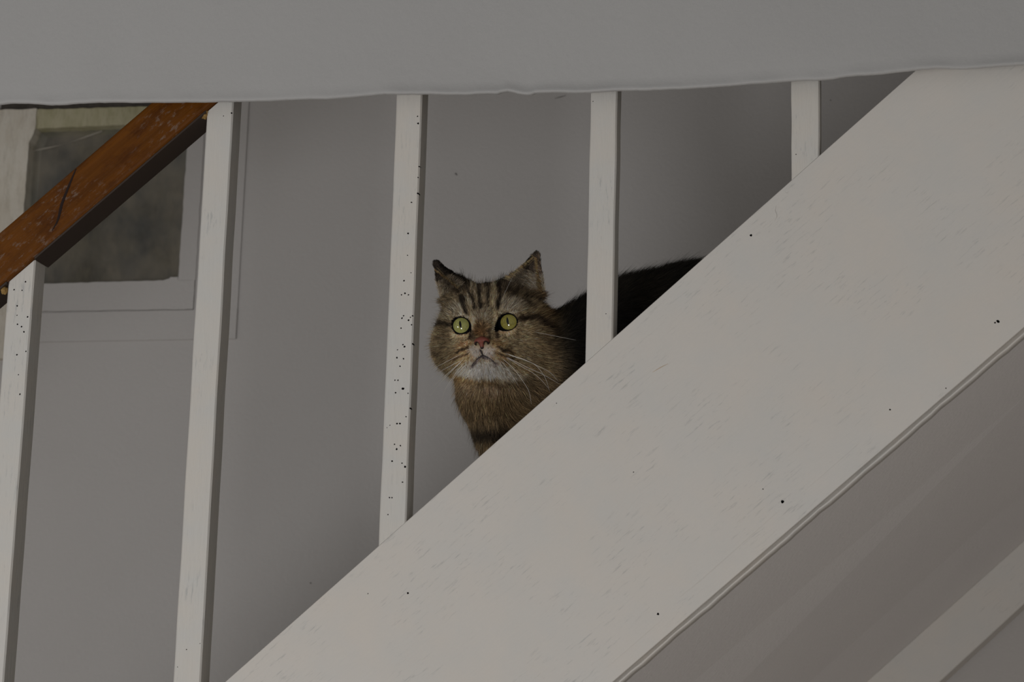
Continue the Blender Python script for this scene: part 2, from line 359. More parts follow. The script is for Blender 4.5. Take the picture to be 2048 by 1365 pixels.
for i, (xa, xb) in enumerate(bal):
    y0, y1 = 1.8006, 1.8245
    def top(x): return rail_low(x) - .0008 if i < 2 else 2.30
    def bot(x): return ta*x + tb + .0002
    # softly uneven square post with a slightly uneven outline and softened arrises
    V, Fc = [], []; ch = .0013
    ring = [(0, ch, 0), (ch, 0, 0), (1, 0, -ch), (1, ch, 0), (1, 1, -ch), (1, 1, 0)]
    for k in range(NB+1):
        t = k/NB; nzv = lambda s, q: q*mnoise.noise(Vector((s, t*9, i*3.1)))
        a, b = xa + nzv(1, .0005), xb + nzv(5, .0005); f0, bk = y0, y1 + nzv(9, .0004)
        pr = [(a+ch, f0), (b-ch, f0 + nzv(7, .0002)), (b, f0+ch), (b, bk-ch), (b-ch, bk), (a+ch, bk), (a, bk-ch), (a, f0+ch)]
        for (x, y) in pr:
            z0, z1 = bot(x), top(x); V.append((x, y, z0 + (z1-z0)*t))
    for k in range(NB):
        for q in range(8): Fc.append((k*8+q, k*8+(q+1) % 8, (k+1)*8+(q+1) % 8, (k+1)*8+q))
    Fc += [tuple(range(8))[::-1], tuple(NB*8+q for q in range(8))]
    o = mesh('baluster', V, Fc, m_baluster)
    holes(o, [(*P(u, v, y0)[[0, 2]], .00078*r) for u, v, r in hole_px[i]], y0)
    keep(o, rail_grp)
    if len(hole_px[i]) > 10: o['label'] = 'white baluster dotted with dark woodworm holes'


# ------------------------------------------------------------------ cat
MMPX = .464                                               # mm per picture pixel at the cat's head
def rot(psi, th, rho):                                    # head turned left, chin raised, tilted
    ps, t, r = np.radians([psi, th, rho])
    a = np.array([[1, 0, 0], [0, np.cos(t), np.sin(t)], [0, -np.sin(t), np.cos(t)]])
    b = np.array([[np.cos(ps), 0, -np.sin(ps)], [0, 1, 0], [np.sin(ps), 0, np.cos(ps)]])
    c = np.array([[np.cos(r), -np.sin(r), 0], [np.sin(r), np.cos(r), 0], [0, 0, 1]])
    return c @ b @ a
HR = rot(11.5, 8, 5)
C0 = np.array([985., 660.])
HC = P(*C0, 1.93)                                         # centre of the head
HW = R3 @ HR                                              # head axes in the world (x to its left, y up, z face forward), head units are mm
def h2w(p): return HC + (np.asarray(p, float) @ HW.T) / 1000
def w2h(p): return ((np.asarray(p, float) - HC) * 1000) @ HW
def face_px(h):                                           # flat pattern coordinates on the face
    q = np.asarray(h, float) @ HR.T; return C0[0] + q[..., 0]/MMPX, C0[1] - q[..., 1]/MMPX
def H(u, v, z):
    o = np.array([(u - C0[0])*MMPX, -(v - C0[1])*MMPX]); xy = np.linalg.solve(HR[:2, :2], o - HR[:2, 2]*z); return np.array([xy[0], xy[1], z])

EYE_PX = {-1: (923.5, 651.8), 1: (1017, 645.3)}
LID_PX = {-1: [(905.7, 649.5), (906.7, 642), (910.5, 637), (919, 634.6), (928.6, 636.2), (936, 640.5), (942, 647), (945.5, 655), (945, 664.5), (939.5, 664), (931.4, 667), (921, 668.8), (913, 666), (907.5, 659)],
          1: [(990, 656), (991, 663.5), (1001.4, 660.8), (1011, 662), (1021.4, 660.6), (1030, 654), (1034, 645), (1032.6, 637.5), (1027, 631.6), (1016.7, 628.2), (1007, 630), (998.6, 635.8), (993.2, 644.8)]}
EZ = 38
LID = {s: np.array([H(u, v, EZ)[:2] for u, v in LID_PX[s]]) for s in (-1, 1)}
EC = {s: H(*EYE_PX[s], EZ)[:2] for s in (-1, 1)}
ER, EYZ = 11.6, 28.3                                       # eyeball radius and depth of its centre
def poly_sd(x, y, poly):
    d = np.full(x.shape, 1e9); inside = np.zeros(x.shape, bool); n = len(poly)
    for i in range(n):
        a, b = poly[i], poly[(i+1) % n]; ex, ey = b - a; wx_, wy_ = x - a[0], y - a[1]
        t = np.clip((wx_*ex + wy_*ey) / (ex*ex + ey*ey), 0, 1)
        d = np.minimum(d, (wx_-ex*t)**2 + (wy_-ey*t)**2)
        c = ((a[1] > y) != (b[1] > y)) & (x < (b[0]-a[0])*(y-a[1])/((b[1]-a[1]) if b[1] != a[1] else 1e-9) + a[0]); inside ^= c
    d = np.sqrt(d); return np.where(inside, -d, d)
def smin(a, b, k):
    h = np.clip(.5 + .5*(b-a)/k, 0, 1); return b + (a-b)*h - k*h*(1-h)
def smax(a, b, k): return -smin(-a, -b, k)
def ell(p, c, r):
    q = (p - np.array(c)) / np.array(r); l = np.linalg.norm(q, axis=-1); g = np.linalg.norm(q/np.array(r), axis=-1) + 1e-9
    return l*(l-1)/g
def cone(p, a, b, ra_, rb_):
    a, b = np.array(a, float), np.array(b, float); ab = b-a
    t = np.clip(((p-a)@ab)/(ab@ab), 0, 1); return np.linalg.norm(p-a-t[..., None]*ab, axis=-1) - (ra_+(rb_-ra_)*t)
def tri(p, a, b, c):
    a, b, c = (np.array(x, float) for x in (a, b, c)); n = np.cross(b-a, c-a)
    def edge(u, v):
        e = v-u; t = np.clip(((p-u)@e)/(e@e), 0, 1); return ((p-u-t[..., None]*e)**2).sum(-1)
    ins = (np.sign((p-a)@np.cross(b-a, n)) + np.sign((p-b)@np.cross(c-b, n)) + np.sign((p-c)@np.cross(a-c, n)))
    dd = np.minimum(np.minimum(edge(a, b), edge(b, c)), edge(c, a)); pl = ((p-a)@n)**2/(n@n)
    return np.sqrt(np.where(np.abs(ins) >= 2.5, pl, dd))
EAR = {-1: (H(870, 527, 2), H(921, 577, 8), H(885, 612, -16)), 1: (H(1074, 511, 2), H(1012, 575, 10), H(1087, 594, -10))}
EARN = {}
for s, (a, b, c) in EAR.items():
    n = nv(np.cross(b-a, c-a)); EARN[s] = n if n[2] > 0 else -n
MOUTH_PX = [[(963, 699), (965, 706), (967, 711)], [(967, 711), (959, 716), (951, 724), (946, 731)], [(967, 711), (975, 714), (984, 719), (991, 727)]]
# body joints in mm, world axes, relative to the head centre
def B(u, v, Y): return (P(u, v, Y) - HC)*1000
def Bw(x, Y, z): return (np.array([x, Y, z]) - HC)*1000
T0z, T1z = tread_at(0)[1], tread_at(1)[1]
sh, mid, hip = B(1125, 762, 1.985), B(1290, 702, 1.99), B(1392, 680, 2.0)
BODY = [(sh, mid, 60, 63), (mid, hip, 63, 64), (hip, B(1468, 715, 2.0), 64, 52)]
NECK = [(h2w([4, -12, -22]), 42), (P(1016, 772, 1.945), 44), (P(1052, 850, 1.962), 45), (P(1086, 905, 1.975), 47)]
shw = P(1128, 782, 1.985)
LEGS = []
for sy, dx in ((-.034, -.004), (.036, .020)):
    y = 1.982 + sy
    LEGS += [[((-.358+dx, y, 1.850), 29), ((-.338+dx, y, T0z+.115), 20), ((-.350+dx, y, T0z+.045), 14.5), ((-.356+dx, y, T0z+.0185), 15)],
             [((-.356+dx, y, T0z+.0175), 15), ((-.380+dx, y, T0z+.0145), 12.5)]]
hx = -.215
for sy, dx in ((-.040, -.006), (.042, .016)):
    y = 2.0 + sy
    LEGS += [[((hx+dx, y, 1.928), 44), ((hx-.040+dx, y, 1.902), 32), ((hx+.052+dx, y, T1z+.040), 15), ((hx+.026+dx, y, T1z+.0192), 14.5)],
             [((hx+.026+dx, y, T1z+.0192), 15), ((hx-.014+dx, y, T1z+.0172), 13)]]
TAIL = [(B(1475, 735, 2.0), 21), (Bw(hx+.085, 2.035, T1z+.040), 17), (Bw(hx+.120, 2.09, T1z+.022), 15.5), (Bw(hx+.125, 2.15, T1z+.019), 14), (Bw(hx+.10, 2.22, T1z+.017), 11)]
def chain(p, pts):
    d = None
    for (a, r0), (b, r1) in zip(pts, pts[1:]):
        c = cone(p, a, b, r0, r1); d = c if d is None else smin(d, c, 8)
    return d
def head_sdf(h):
    x, y, z = h[..., 0], h[..., 1], h[..., 2]; ax = np.stack([np.abs(x), y, z], -1)
    d = ell(h, (0, 5, -8), (48, 37.5, 45))
    d = smin(d, ell(ax, (27, -14, 4), (26, 25, 31)), 12)
    d = smin(d, ell(h, (0, -24, 12), (34, 20, 28)), 12)
    d = smin(d, ell(ax, (20, 14, 24), (13, 10, 13)), 10)
    d = smin(d, ell(h, (0, -4, 37), (9, 18, 11)), 8)
    d = smin(d, ell(ax, (9.5, -28, 38.5), (12.5, 10.5, 12)), 5)
    d = smin(d, ell(h, (0, -41, 33.5), (12, 8, 9)), 8)
    d = smin(d, ell(h, (0, -18, 44), (7, 6, 7)), 4)
    for s in (-1, 1):
        e = np.array([EC[s][0], EC[s][1], EYZ]); d = smin(d, np.linalg.norm(h-e, axis=-1) - (ER+1.3), 5)
        a, b, c = EAR[s]; n = EARN[s]; cen = (a+b+c)/3
        ear = tri(h, a, b, c) - 2.0
        sc = [cen + (q-cen)*.80 + n*4.6 for q in (a, b, c)]; sc[1] = sc[1]*.75 + cen*.25
        ear = smax(ear, -(tri(h, *sc) - 3.0), 1.2)
        bs = b*.62 + cen*.38 + np.array([-s*8, -3, -10.]); d = smin(d, smax(cone(h, a - n*2.2 + np.array([-s*2.0, -3, 0]), bs, 1.6, 8.5), -(tri(h, *sc) - 3.2), 1.5), 9)
        d = smin(d, ear, 5)
    for s in (-1, 1):
        cut = np.maximum(poly_sd(x, y, LID[s]), 26 - z); d = smax(d, -cut, .6)
    for pl in MOUTH_PX:
        q = [H(u, v, 49 - 5*abs(u-967)/24) for u, v in pl]
        for a, b in zip(q, q[1:]): d = smax(d, -(cone(h, a + [0, 0, 1], b + [0, 0, 1], 1.5, 1.5)), 1.5)
    return d
def sdf(p):                                                # p: world axes, mm from the head centre
    d = np.full(p.shape[:-1], 1e3)
    h = p @ HW
    near = np.abs(h).max(-1) < 110
    d[near] = head_sdf(h[near])
    b = None
    for a, c, r0, r1 in BODY:
        q = cone(p, a, c, r0, r1); b = q if b is None else smin(b, q, 20)
    b = smin(b, chain(p, [((a-HC)*1000, r) for a, r in NECK]), 26)
    for L in LEGS: b = smin(b, chain(p, [((np.array(a)-HC)*1000, r) for a, r in L]), 12)
    b = smin(b, chain(p, TAIL), 10)
    return smin(d, b, 14)
import openvdb
VX = 1.7
lo = np.array([-75., -80., -345.]); hi = np.array([430., 325., 92.])
ax_ = [np.arange(lo[i], hi[i], VX) for i in range(3)]
# coarse pass finds the shell, fine pass fills it in
ST = 4
cax = [a[::ST] for a in ax_]
G = np.stack(np.meshgrid(*cax, indexing='ij'), -1); cd_ = sdf(G.reshape(-1, 3)).reshape(G.shape[:3])
full = np.repeat(np.repeat(np.repeat(cd_, ST, 0), ST, 1), ST, 2)[:len(ax_[0]), :len(ax_[1]), :len(ax_[2])].astype(np.float32)
idx = np.argwhere(np.abs(full) < VX*ST*2.4)
pts = np.stack([ax_[i][idx[:, i]] for i in range(3)], -1)
full[tuple(idx.T)] = np.concatenate([sdf(c) for c in np.array_split(pts, max(1, len(pts)//150000))])
grid = openvdb.FloatGrid(); grid.copyFromArray(np.clip(full, -30, 30)); grid.background = 30.0
vp, quads = grid.convertToQuads(0.0)
vp = lo + np.asarray(vp, float)*VX
quads = np.asarray(quads)
cat = empty('cat', (P(1100, 800, 1.98)[0], 1.98, T0z), 'tabby cat with green eyes peering out between two white balusters', 'cat')
me = bpy.data.meshes.new('body'); me.from_pydata((HC + vp/1000).tolist(), [], quads.tolist()); me.update()
bm = bmesh.new(); bm.from_mesh(me)
isl = []; seen = set()                                     # keep the one connected skin
bm.verts.ensure_lookup_table()
for v in bm.verts:
    if v.index in seen: continue
    stck, comp = [v], []; seen.add(v.index)
    while stck:
        q = stck.pop(); comp.append(q)
        for e in q.link_edges:
            o2 = e.other_vert(q)
            if o2.index not in seen: seen.add(o2.index); stck.append(o2)
    isl.append(comp)
isl.sort(key=len)
for comp in isl[:-1]: bmesh.ops.delete(bm, geom=comp, context='VERTS')
bmesh.ops.recalc_face_normals(bm, faces=bm.faces)
bm.to_mesh(me); bm.free()
me.polygons.foreach_set('use_smooth', [True]*len(me.polygons))
nV = len(me.vertices); co = np.empty(nV*3); me.vertices.foreach_get('co', co); co = co.reshape(-1, 3)
no = np.empty(nV*3); me.vertices.foreach_get('normal', no); no = no.reshape(-1, 3)

# --- coat pattern: strokes of colour laid on the face, in picture-sized units
def stroke(u, v, pts, wd, soft=.6):
    d = np.full(u.shape, 1e9)
    for (a, b) in zip(pts, pts[1:]):
        a, b = np.array(a, float), np.array(b, float); e = b-a
        t = np.clip(((u-a[0])*e[0] + (v-a[1])*e[1])/max(e@e, 1e-6), 0, 1); d = np.minimum(d, np.hypot(u-a[0]-t*e[0], v-a[1]-t*e[1]))
    return np.clip(1 - (d - wd*.5*(1-soft))/(wd*soft + 1e-6), 0, 1)
def blobm(u, v, c, r, soft=.5):
    d = np.hypot((u-c[0])/r[0], (v-c[1])/r[1]); return np.clip((1+soft-d)/(2*soft), 0, 1)
DK, DK2 = (36, 29, 22), (52, 42, 31)
FACE = [  # (kind, geometry, size, colour, opacity)
    ('b', (985, 566), (130, 34), (56, 46, 35), .85), ('b', (968, 558), (70, 13), (34, 28, 22), .9), ('b', (1090, 600), (26, 40), (82, 54, 28), .8), ('b', (1085, 690), (34, 70), (92, 72, 46), .5),
    ('b', (872, 680), (26, 60), (84, 70, 50), .6), ('b', (1050, 600), (40, 24), (88, 74, 54), .7),
    ('s', [(918, 622), (900, 630), (888, 640)], 16, (104, 92, 74), .8), ('b', (925, 620), (18, 10), (100, 90, 75), .8), ('b', (1014, 616), (24, 13), (106, 96, 83), .85),
    ('b', (900, 598), (22, 18), (112, 96, 72), .7), ('b', (968, 610), (30, 26), (98, 84, 64), .7), ('b', (964, 636), (15, 18), (114, 98, 80), .8),
    ('s', [(945, 574), (937, 600), (943, 614)], 7, (126, 108, 84), .9), ('s', [(986, 572), (986, 596), (984, 614)], 7, (126, 106, 76), .9), ('s', [(952, 580), (951, 600)], 4, (112, 96, 74), .8),
    ('s', [(969, 578), (968, 606)], 4, (108, 92, 70), .7),
    ('s', [(935, 560), (936, 583)], 9, DK, .95), ('s', [(925, 599), (930, 612), (933, 627)], 9, DK, .95), ('s', [(939, 590), (946, 606), (952, 622)], 6.5, DK, .85),
    ('s', [(957, 560), (958, 590), (962, 622)], 6.5, DK, .8), ('s', [(975, 560), (977, 590), (975, 618)], 4.5, DK, .8), ('s', [(990, 556), (995, 578), (999, 598), (994, 624)], 8, DK, .95),
    ('s', [(905, 572), (925, 585)], 8, DK2, .7), ('s', [(1010, 565), (1012, 590)], 9, DK2, .75), ('s', [(1036, 580), (1020, 600)], 8, DK2, .6),
    ('s', [(895, 590), (905, 605)], 6, DK2, .6), ('s', [(910, 612), (893, 626)], 5, DK2, .6), ('s', [(1035, 606), (1056, 616)], 7, DK2, .6), ('s', [(1045, 594), (1075, 612)], 7, DK2, .6),
    ('s', [(904, 650), (886, 650), (866, 662)], 9, (44, 36, 26), .9), ('s', [(1040, 639), (1064, 641), (1084, 654), (1100, 672)], 10, (46, 34, 24), .9),
    ('s', [(860, 632), (856, 670), (861, 705), (872, 738)], 15, (46, 38, 28), .75), ('s', [(868, 686), (884, 706)], 6, DK2, .4), ('s', [(1066, 672), (1096, 694)], 7, DK2, .4),
    ('s', [(949, 640), (951, 652), (948, 662)], 8, (162, 136, 106), .9), ('s', [(988, 636), (985, 648), (986, 660)], 8, (156, 130, 98), .9),
    ('s', [(912, 633), (925, 631.5), (940, 637)], 4.5, (132, 116, 94), .8), ('s', [(1003, 627), (1017, 624.5), (1030, 628)], 4.5, (120, 106, 84), .8),
    ('s', [(909, 668), (920, 672.5), (934, 671)], 6, (170, 132, 92), .9), ('s', [(1001, 667), (1014, 666.5), (1027, 660)], 6, (172, 134, 94), .9),
    ('s', [(943, 668), (946, 676)], 6, (44, 30, 20), .85), ('s', [(992, 666), (994, 676)], 6, (46, 32, 22), .85),
    ('b', (963, 660), (13, 12), (74, 50, 26), .9), ('s', [(949, 664), (950, 679)], 7, (60, 46, 30), .8), ('s', [(978, 662), (979, 677)], 7, (58, 44, 30), .8), ('b', (963, 668), (9, 7), (80, 52, 25), .8),
    ('b', (936, 692), (14, 10), (142, 100, 62), .8), ('b', (994, 690), (13, 9), (124, 88, 52), .8), ('b', (935, 714), (22, 15), (132, 98, 62), .9), ('b', (1002, 714), (24, 15), (130, 98, 64), .9),
    ('b', (953, 703), (11, 10), (160, 146, 136), .9), ('b', (977, 704), (11, 11), (160, 146, 138), .9), ('b', (944, 722), (7, 7), (146, 118, 92), .8), ('b', (992, 719), (7, 7), (146, 118, 92), .8),
    ('b', (969, 736), (38, 15), (168, 158, 148), .97), ('b', (1015, 748), (24, 12), (160, 146, 130), .8), ('b', (930, 740), (12, 8), (160, 146, 128), .7),
    ('s', [(920, 704), (939, 695)], 4.5, (46, 36, 24), .8), ('s', [(914, 715), (941, 704)], 3.5, (60, 46, 30), .8), ('s', [(924, 722), (940, 713)], 3, (90, 68, 44), .7),
    ('s', [(994, 695), (1008, 701)], 5, (44, 34, 24), .85), ('s', [(996, 705), (1024, 715)], 4, (52, 40, 26), .85), ('s', [(1010, 700), (1024, 706)], 5, (70, 56, 38), .7), ('s', [(994, 713), (1014, 724)], 3, (90, 68, 44), .7),
    ('s', MOUTH_PX[0], 4, (50, 40, 42), .95), ('s', MOUTH_PX[1], 6, (62, 54, 58), .9), ('s', MOUTH_PX[2], 6, (66, 58, 62), .85),
    ('s', [(915, 748), (945, 759), (985, 760)], 12, (112, 80, 44), .8), ('s', [(1030, 738), (1060, 734)], 14, (104, 78, 44), .5)]
def coat(hp, wp):
    """colour (picture sRGB) and kind weights for points on the skin"""
    u, v = face_px(hp); z = hp[:, 2]
    wu = np.array([(mnoise.noise(Vector((a*.085, b_*.085, 3.))), mnoise.noise(Vector((a*.085, b_*.085, 9.)))) for a, b_ in zip(u, v)])*3.0; u = u + wu[:, 0]; v = v + wu[:, 1]
    head = np.clip((58 - np.maximum(0, np.hypot(hp[:, 0]*.85, np.minimum(hp[:, 1]+4, 0)*1.05)))/10, 0, 1)
    front = np.clip((z + 8)/14, 0, 1)
    c = np.tile(np.array([98., 82., 58.]), (len(hp), 1))
    for kind, geo, size, colr, op in FACE:
        m = (blobm(u, v, geo, size) if kind == 'b' else stroke(u, v, geo, size))*op
        c = c*(1-m[:, None]) + np.array(colr, float)*m[:, None]
    # below the chin: throat and chest
    th = np.clip((v - 752)/10, 0, 1)*front_or(hp)
    ch = np.tile(np.array([92., 74., 50.]), (len(hp), 1))
    for geo, size, colr, op in (((970, 778), (56, 14), (128, 104, 76), .7), ((985, 776), (12, 10), (142, 112, 90), .7), ((985, 800), (60, 20), (96, 76, 48), .7), ((975, 822), (70, 9), (74, 58, 38), .6),
                                ((985, 858), (60, 13), (42, 34, 25), .85), ((950, 862), (30, 8), (42, 34, 25), .7), ((965, 884), (30, 10), (96, 78, 52), .7), ((985, 905), (60, 9), (52, 42, 30), .8)):
        m = blobm(u, v, geo, size)*op; ch = ch*(1-m[:, None]) + np.array(colr, float)*m[:, None]
    c = c*(1-th[:, None]) + ch*th[:, None]
    # back of the head and body: nearly black with faint brown marbling, plus shade painted in beside the cheek
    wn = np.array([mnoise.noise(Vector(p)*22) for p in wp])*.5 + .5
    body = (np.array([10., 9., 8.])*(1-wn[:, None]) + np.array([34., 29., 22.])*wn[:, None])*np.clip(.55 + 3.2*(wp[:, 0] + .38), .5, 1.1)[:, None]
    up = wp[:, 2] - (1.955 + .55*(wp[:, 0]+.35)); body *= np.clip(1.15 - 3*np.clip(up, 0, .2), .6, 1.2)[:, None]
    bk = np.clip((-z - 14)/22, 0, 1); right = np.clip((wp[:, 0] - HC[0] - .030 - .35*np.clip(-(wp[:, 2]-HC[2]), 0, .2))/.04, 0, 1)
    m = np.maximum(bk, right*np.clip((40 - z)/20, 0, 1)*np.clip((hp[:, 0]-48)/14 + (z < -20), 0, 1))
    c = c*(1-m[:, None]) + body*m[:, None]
    return c
def front_or(hp): return np.clip((-30 - hp[:, 1])/8, 0, 1)
def ear_info(hp):
    """distance to the ear plates, whether on the inner face, and position along the ear"""
    best = np.full(len(hp), 1e9); inner = np.zeros(len(hp)); along = np.zeros(len(hp)); edge = np.zeros(len(hp)); lat = np.zeros(len(hp)); side = np.zeros(len(hp))
    for s in (-1, 1):
        a, b, c = EAR[s]; d = tri(hp, a, b, c); n = EARN[s]; k = d < best
        cen = (b+c)/2; ax2 = a-cen; L = np.linalg.norm(ax2); t = ((hp-cen)@ax2)/(L*L)
        w_ = (c-b); tw = ((hp-b)@w_)/(w_@w_)
        best = np.where(k, d, best); inner = np.where(k, ((hp-a)@n), inner); along = np.where(k, t, along); side = np.where(k, s, side)
        lat = np.where(k, tw, lat)
        edge = np.where(k, np.minimum(np.abs(tw - t*.5), np.abs((1-tw) - t*.5)), edge)
    return best, inner, along, edge, lat
def coat_all(hp, wp):
    c = coat(hp, wp)
    d, inn, al, ed, lat = ear_info(hp)
    isear = ((d < 5.5) & (al > .12)) | ((d < 10) & (al > .08) & (inn <= .6) & (hp[:, 1] > 34))
    ic = np.where((al > .55)[:, None], np.array([78., 66., 56.]), np.array([124., 110., 92.]))
    lt = np.clip((lat - .42)/.35, 0, 1)[:, None]; ic = ic*(.62*(1-lt) + 1.22*lt)
    rim = (ed < .04) & (al < .93)
    ic = np.where((rim & (inn > .8))[:, None], np.array([104., 84., 54.]), ic)
    oc = np.where((al > .45)[:, None], np.array([26., 22., 19.]), np.array([38., 31., 24.]))
    c = np.where((isear & (inn > .6))[:, None], ic, np.where(isear[:, None], oc, c))
    lid = np.minimum(poly_sd(hp[:, 0], hp[:, 1], LID[-1]), poly_sd(hp[:, 0], hp[:, 1], LID[1])); fr = hp[:, 2] > 15
    c = c*.72 + .28*c.mean(1)[:, None]*np.array([1.03, 1.0, .95])
    c = np.where(((lid < .7) & fr)[:, None], np.array([16., 13., 12.]), c)
    return c, lid, isear, inn, al
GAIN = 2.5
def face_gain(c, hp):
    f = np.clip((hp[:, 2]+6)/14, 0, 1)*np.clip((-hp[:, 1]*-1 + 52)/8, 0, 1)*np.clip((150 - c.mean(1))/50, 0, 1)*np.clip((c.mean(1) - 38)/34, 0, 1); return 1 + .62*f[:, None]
def albedo(c):
    a = s2l(c)*GAIN; return np.clip(a/np.maximum(1, a.max(-1, keepdims=True)/.80), .004, .82)
hp = w2h(co)
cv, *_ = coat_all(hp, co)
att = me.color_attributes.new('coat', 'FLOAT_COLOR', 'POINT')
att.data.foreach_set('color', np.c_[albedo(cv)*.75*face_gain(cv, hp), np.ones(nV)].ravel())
def attr_mat(name, attr, rough, spec=.1):
    k = NT(name); a = k.n('ShaderNodeAttribute'); a.attribute_name = attr; k.L.new(a.outputs['Color'], k.b.inputs['Base Color']); k.set(Roughness=rough)
    k.b.inputs['Specular IOR Level'].default_value = spec; return k.m
m_skin = attr_mat('cat_skin', 'coat', .9, .05); m_fur = attr_mat('cat_fur', 'hair_color', .75, .12)
body = keep(link('body', me, m_skin), cat)

# --- fur: one curve per hair, rooted on the skin and combed away from the nose
tri_i = []
me.calc_loop_triangles(); nt = len(me.loop_triangles); ti = np.empty(nt*3, np.int32); me.loop_triangles.foreach_get('vertices', ti); ti = ti.reshape(-1, 3)
a_, b_, c_ = co[ti[:, 0]], co[ti[:, 1]], co[ti[:, 2]]
area_ = np.linalg.norm(np.cross(b_-a_, c_-a_), axis=1)*.5e6
cen = (a_+b_+c_)/3; hc = w2h(cen)
wgt = np.full(nt, 1.2)
wgt[hc[:, 2] > -30] = 2.2
wgt[(hc[:, 2] > -8) & (hc[:, 1] > -60) & (np.abs(hc[:, 0]) < 66)] = 5.2
wgt[(hc[:, 2] > 15) & (hc[:, 1] > -55) & (np.abs(hc[:, 0]) < 50)] = 8.0
wgt[cen[:, 2] < 1.80] *= .35
wgt[cen[:, 0] > P(1420, 520, 2.0)[0] + .02] *= .4
nn = rng.poisson(area_*wgt); fi = np.repeat(np.arange(nt), nn); n = len(fi)
r1, r2 = np.sqrt(rng.random(n)), rng.random(n)
bw = np.stack([1-r1, r1*(1-r2), r1*r2], -1)
root = (co[ti[fi]]*bw[..., None]).sum(1); nor = (no[ti[fi]]*bw[..., None]).sum(1); nor /= np.linalg.norm(nor, axis=1)[:, None]
hr_ = w2h(root); hn = nor @ HW
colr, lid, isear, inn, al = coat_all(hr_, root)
okm = ~((lid < .35) & (hr_[:, 2] > 15))
okm &= ~((np.hypot(hr_[:, 0]/7.2, (hr_[:, 1]+18.5)/5.6) < 1) & (hr_[:, 2] > 44))
x, y, z = hr_.T
# combing direction in head space
nose = np.array([0, -14, 52.]); g = hr_ - nose; g[:, 2] -= 18
onchin = np.clip((-36-y)/6, 0, 1)
g = g*(1-onchin[:, None]) + np.stack([x*.9, -22 + 0*x, -10 + 0*x], -1)*onchin[:, None]*1.6
below = np.clip((-50-y)/14, 0, 1)[:, None]
dw = np.array([.10, 0, -1.]) @ HW; wback = np.array([.93, .12, -.30]) @ HW
isb = np.clip((np.hypot(x, np.minimum(y, 0)) - 62)/20 + np.clip((-z-20)/20, 0, 1), 0, 1)[:, None]
g /= np.linalg.norm(g, axis=1)[:, None] + 1e-6
g = g*(1-below) + (dw + np.stack([x*.006, 0*x, 0*x], -1))*below
onback = np.clip(isb - below*np.clip((20-x)/20+.2, 0, 1)[:, None], 0, 1)
g = g*(1-onback) + wback*onback
# around the eyes hair leaves the lids
for s in (-1, 1):
    e = np.stack([x-EC[s][0], y-EC[s][1], 0*x-4], -1); dd = np.linalg.norm(e[:, :2], axis=1); m = np.clip((17-dd)/7, 0, 1)[:, None]*(z > 15)[:, None]
    up_ = np.stack([np.sign(s)*(.5+0*x), .2+0*x, -.4+0*x], -1); g = g*(1-m) + m*(.65*e/(np.linalg.norm(e, axis=1)[:, None]) + .55*up_)
eup = np.where(isear[:, None], np.stack([np.sign(x)*-.5*(inn > .6) + np.sign(x)*.1, .75 - .5*(inn > .6), .1 + 0*x], -1), 0)
g = np.where(isear[:, None], eup, g)
tg = g - (g*hn).sum(1)[:, None]*hn; tg /= np.linalg.norm(tg, axis=1)[:, None] + 1e-6
# length and lift
fr = np.clip((z-20)/22, 0, 1)
rad = np.hypot(x, y+10)
L = 4.0 + 6.5*np.clip((rad-22)/34, 0, 1); lift = .40 + .45*np.clip((rad-26)/28, 0, 1)
L = np.where(y > 20, 6.0, L)
L = np.where(onchin > .5, 5.5, L)
L = L*(1-below[:, 0]) + 9.5*below[:, 0]; lift = lift*(1-below[:, 0]) + .62*below[:, 0]
L = L*(1-onback[:, 0]) + 15*onback[:, 0]; lift = lift*(1-onback[:, 0]) + .62*onback[:, 0]
L = np.where((lid < 5) & (z > 15), np.minimum(L, 1.3 + .45*np.clip(lid, 0, 5)), L)
mz = (np.abs(x) < 17) & (y < -19) & (y > -40) & (z > 33); L = np.where(mz, np.minimum(L, 1.8 + .05*np.abs(x)), L)
nd = np.hypot(x/7.2, (y+18.5)/5.6); L = np.where((nd < 2.4) & (z > 38), np.minimum(L, 1.2+1.3*np.clip(nd-1, 0, 2)), L); lift = np.where((nd < 2.4) & (z > 38), .2, lift)
L = np.where(isear, np.where(inn > .6, 8.0*(1.1-al), 3.2), L); lift = np.where(isear, np.where(inn > .6, .45, .45), lift)
L *= rng.uniform(.7, 1.25, n); lift = lift*rng.uniform(.7, 1.35, n)
tip = isear & (al > .92); L = np.where(tip, 4.5, L)
cj = np.array([(mnoise.noise(Vector(p)*260), mnoise.noise(Vector(p)*260 + Vector((7, 3, 1))), mnoise.noise(Vector(p)*260 + Vector((1, 9, 5)))) for p in root])
gh = (rng.random(n) < .05) & (z < 22) & ((rad > 40) | (below[:, 0] > .5) | (onback[:, 0] > .5)) & ~isear
L = np.where(gh, L*1.0 + 8, L); lift = np.where(gh, np.maximum(lift, .95), lift)
jit = rng.normal(0, .20, (n, 3)) + .5*cj
d0 = tg + hn*lift[:, None] + jit; d0 /= np.linalg.norm(d0, axis=1)[:, None]
lid_ok = okm
hr_, d0, tg, L, colr, root = (q[lid_ok] for q in (hr_, d0, tg, L, colr, root)); n = len(L); isr = isear[lid_ok]; ob = onback[lid_ok, 0]
K = 5; t = np.linspace(0, 1, K)
bend = .28
pos = hr_[:, None] + L[:, None, None]*(t[None, :, None]*d0[:, None] + bend*(t**2)[None, :, None]*(tg - d0)[:, None])
pos = HC + (pos.reshape(-1, 3) @ HW.T)/1000
cl = np.array([mnoise.noise(Vector(p)*160) for p in root])
cf = np.array([mnoise.noise(Vector(p)*520) for p in root])
var = np.exp(rng.normal(0, .45, n) + .35*cl + .75*cf)
alb = albedo(colr)*var[:, None]*face_gain(colr, hr_)
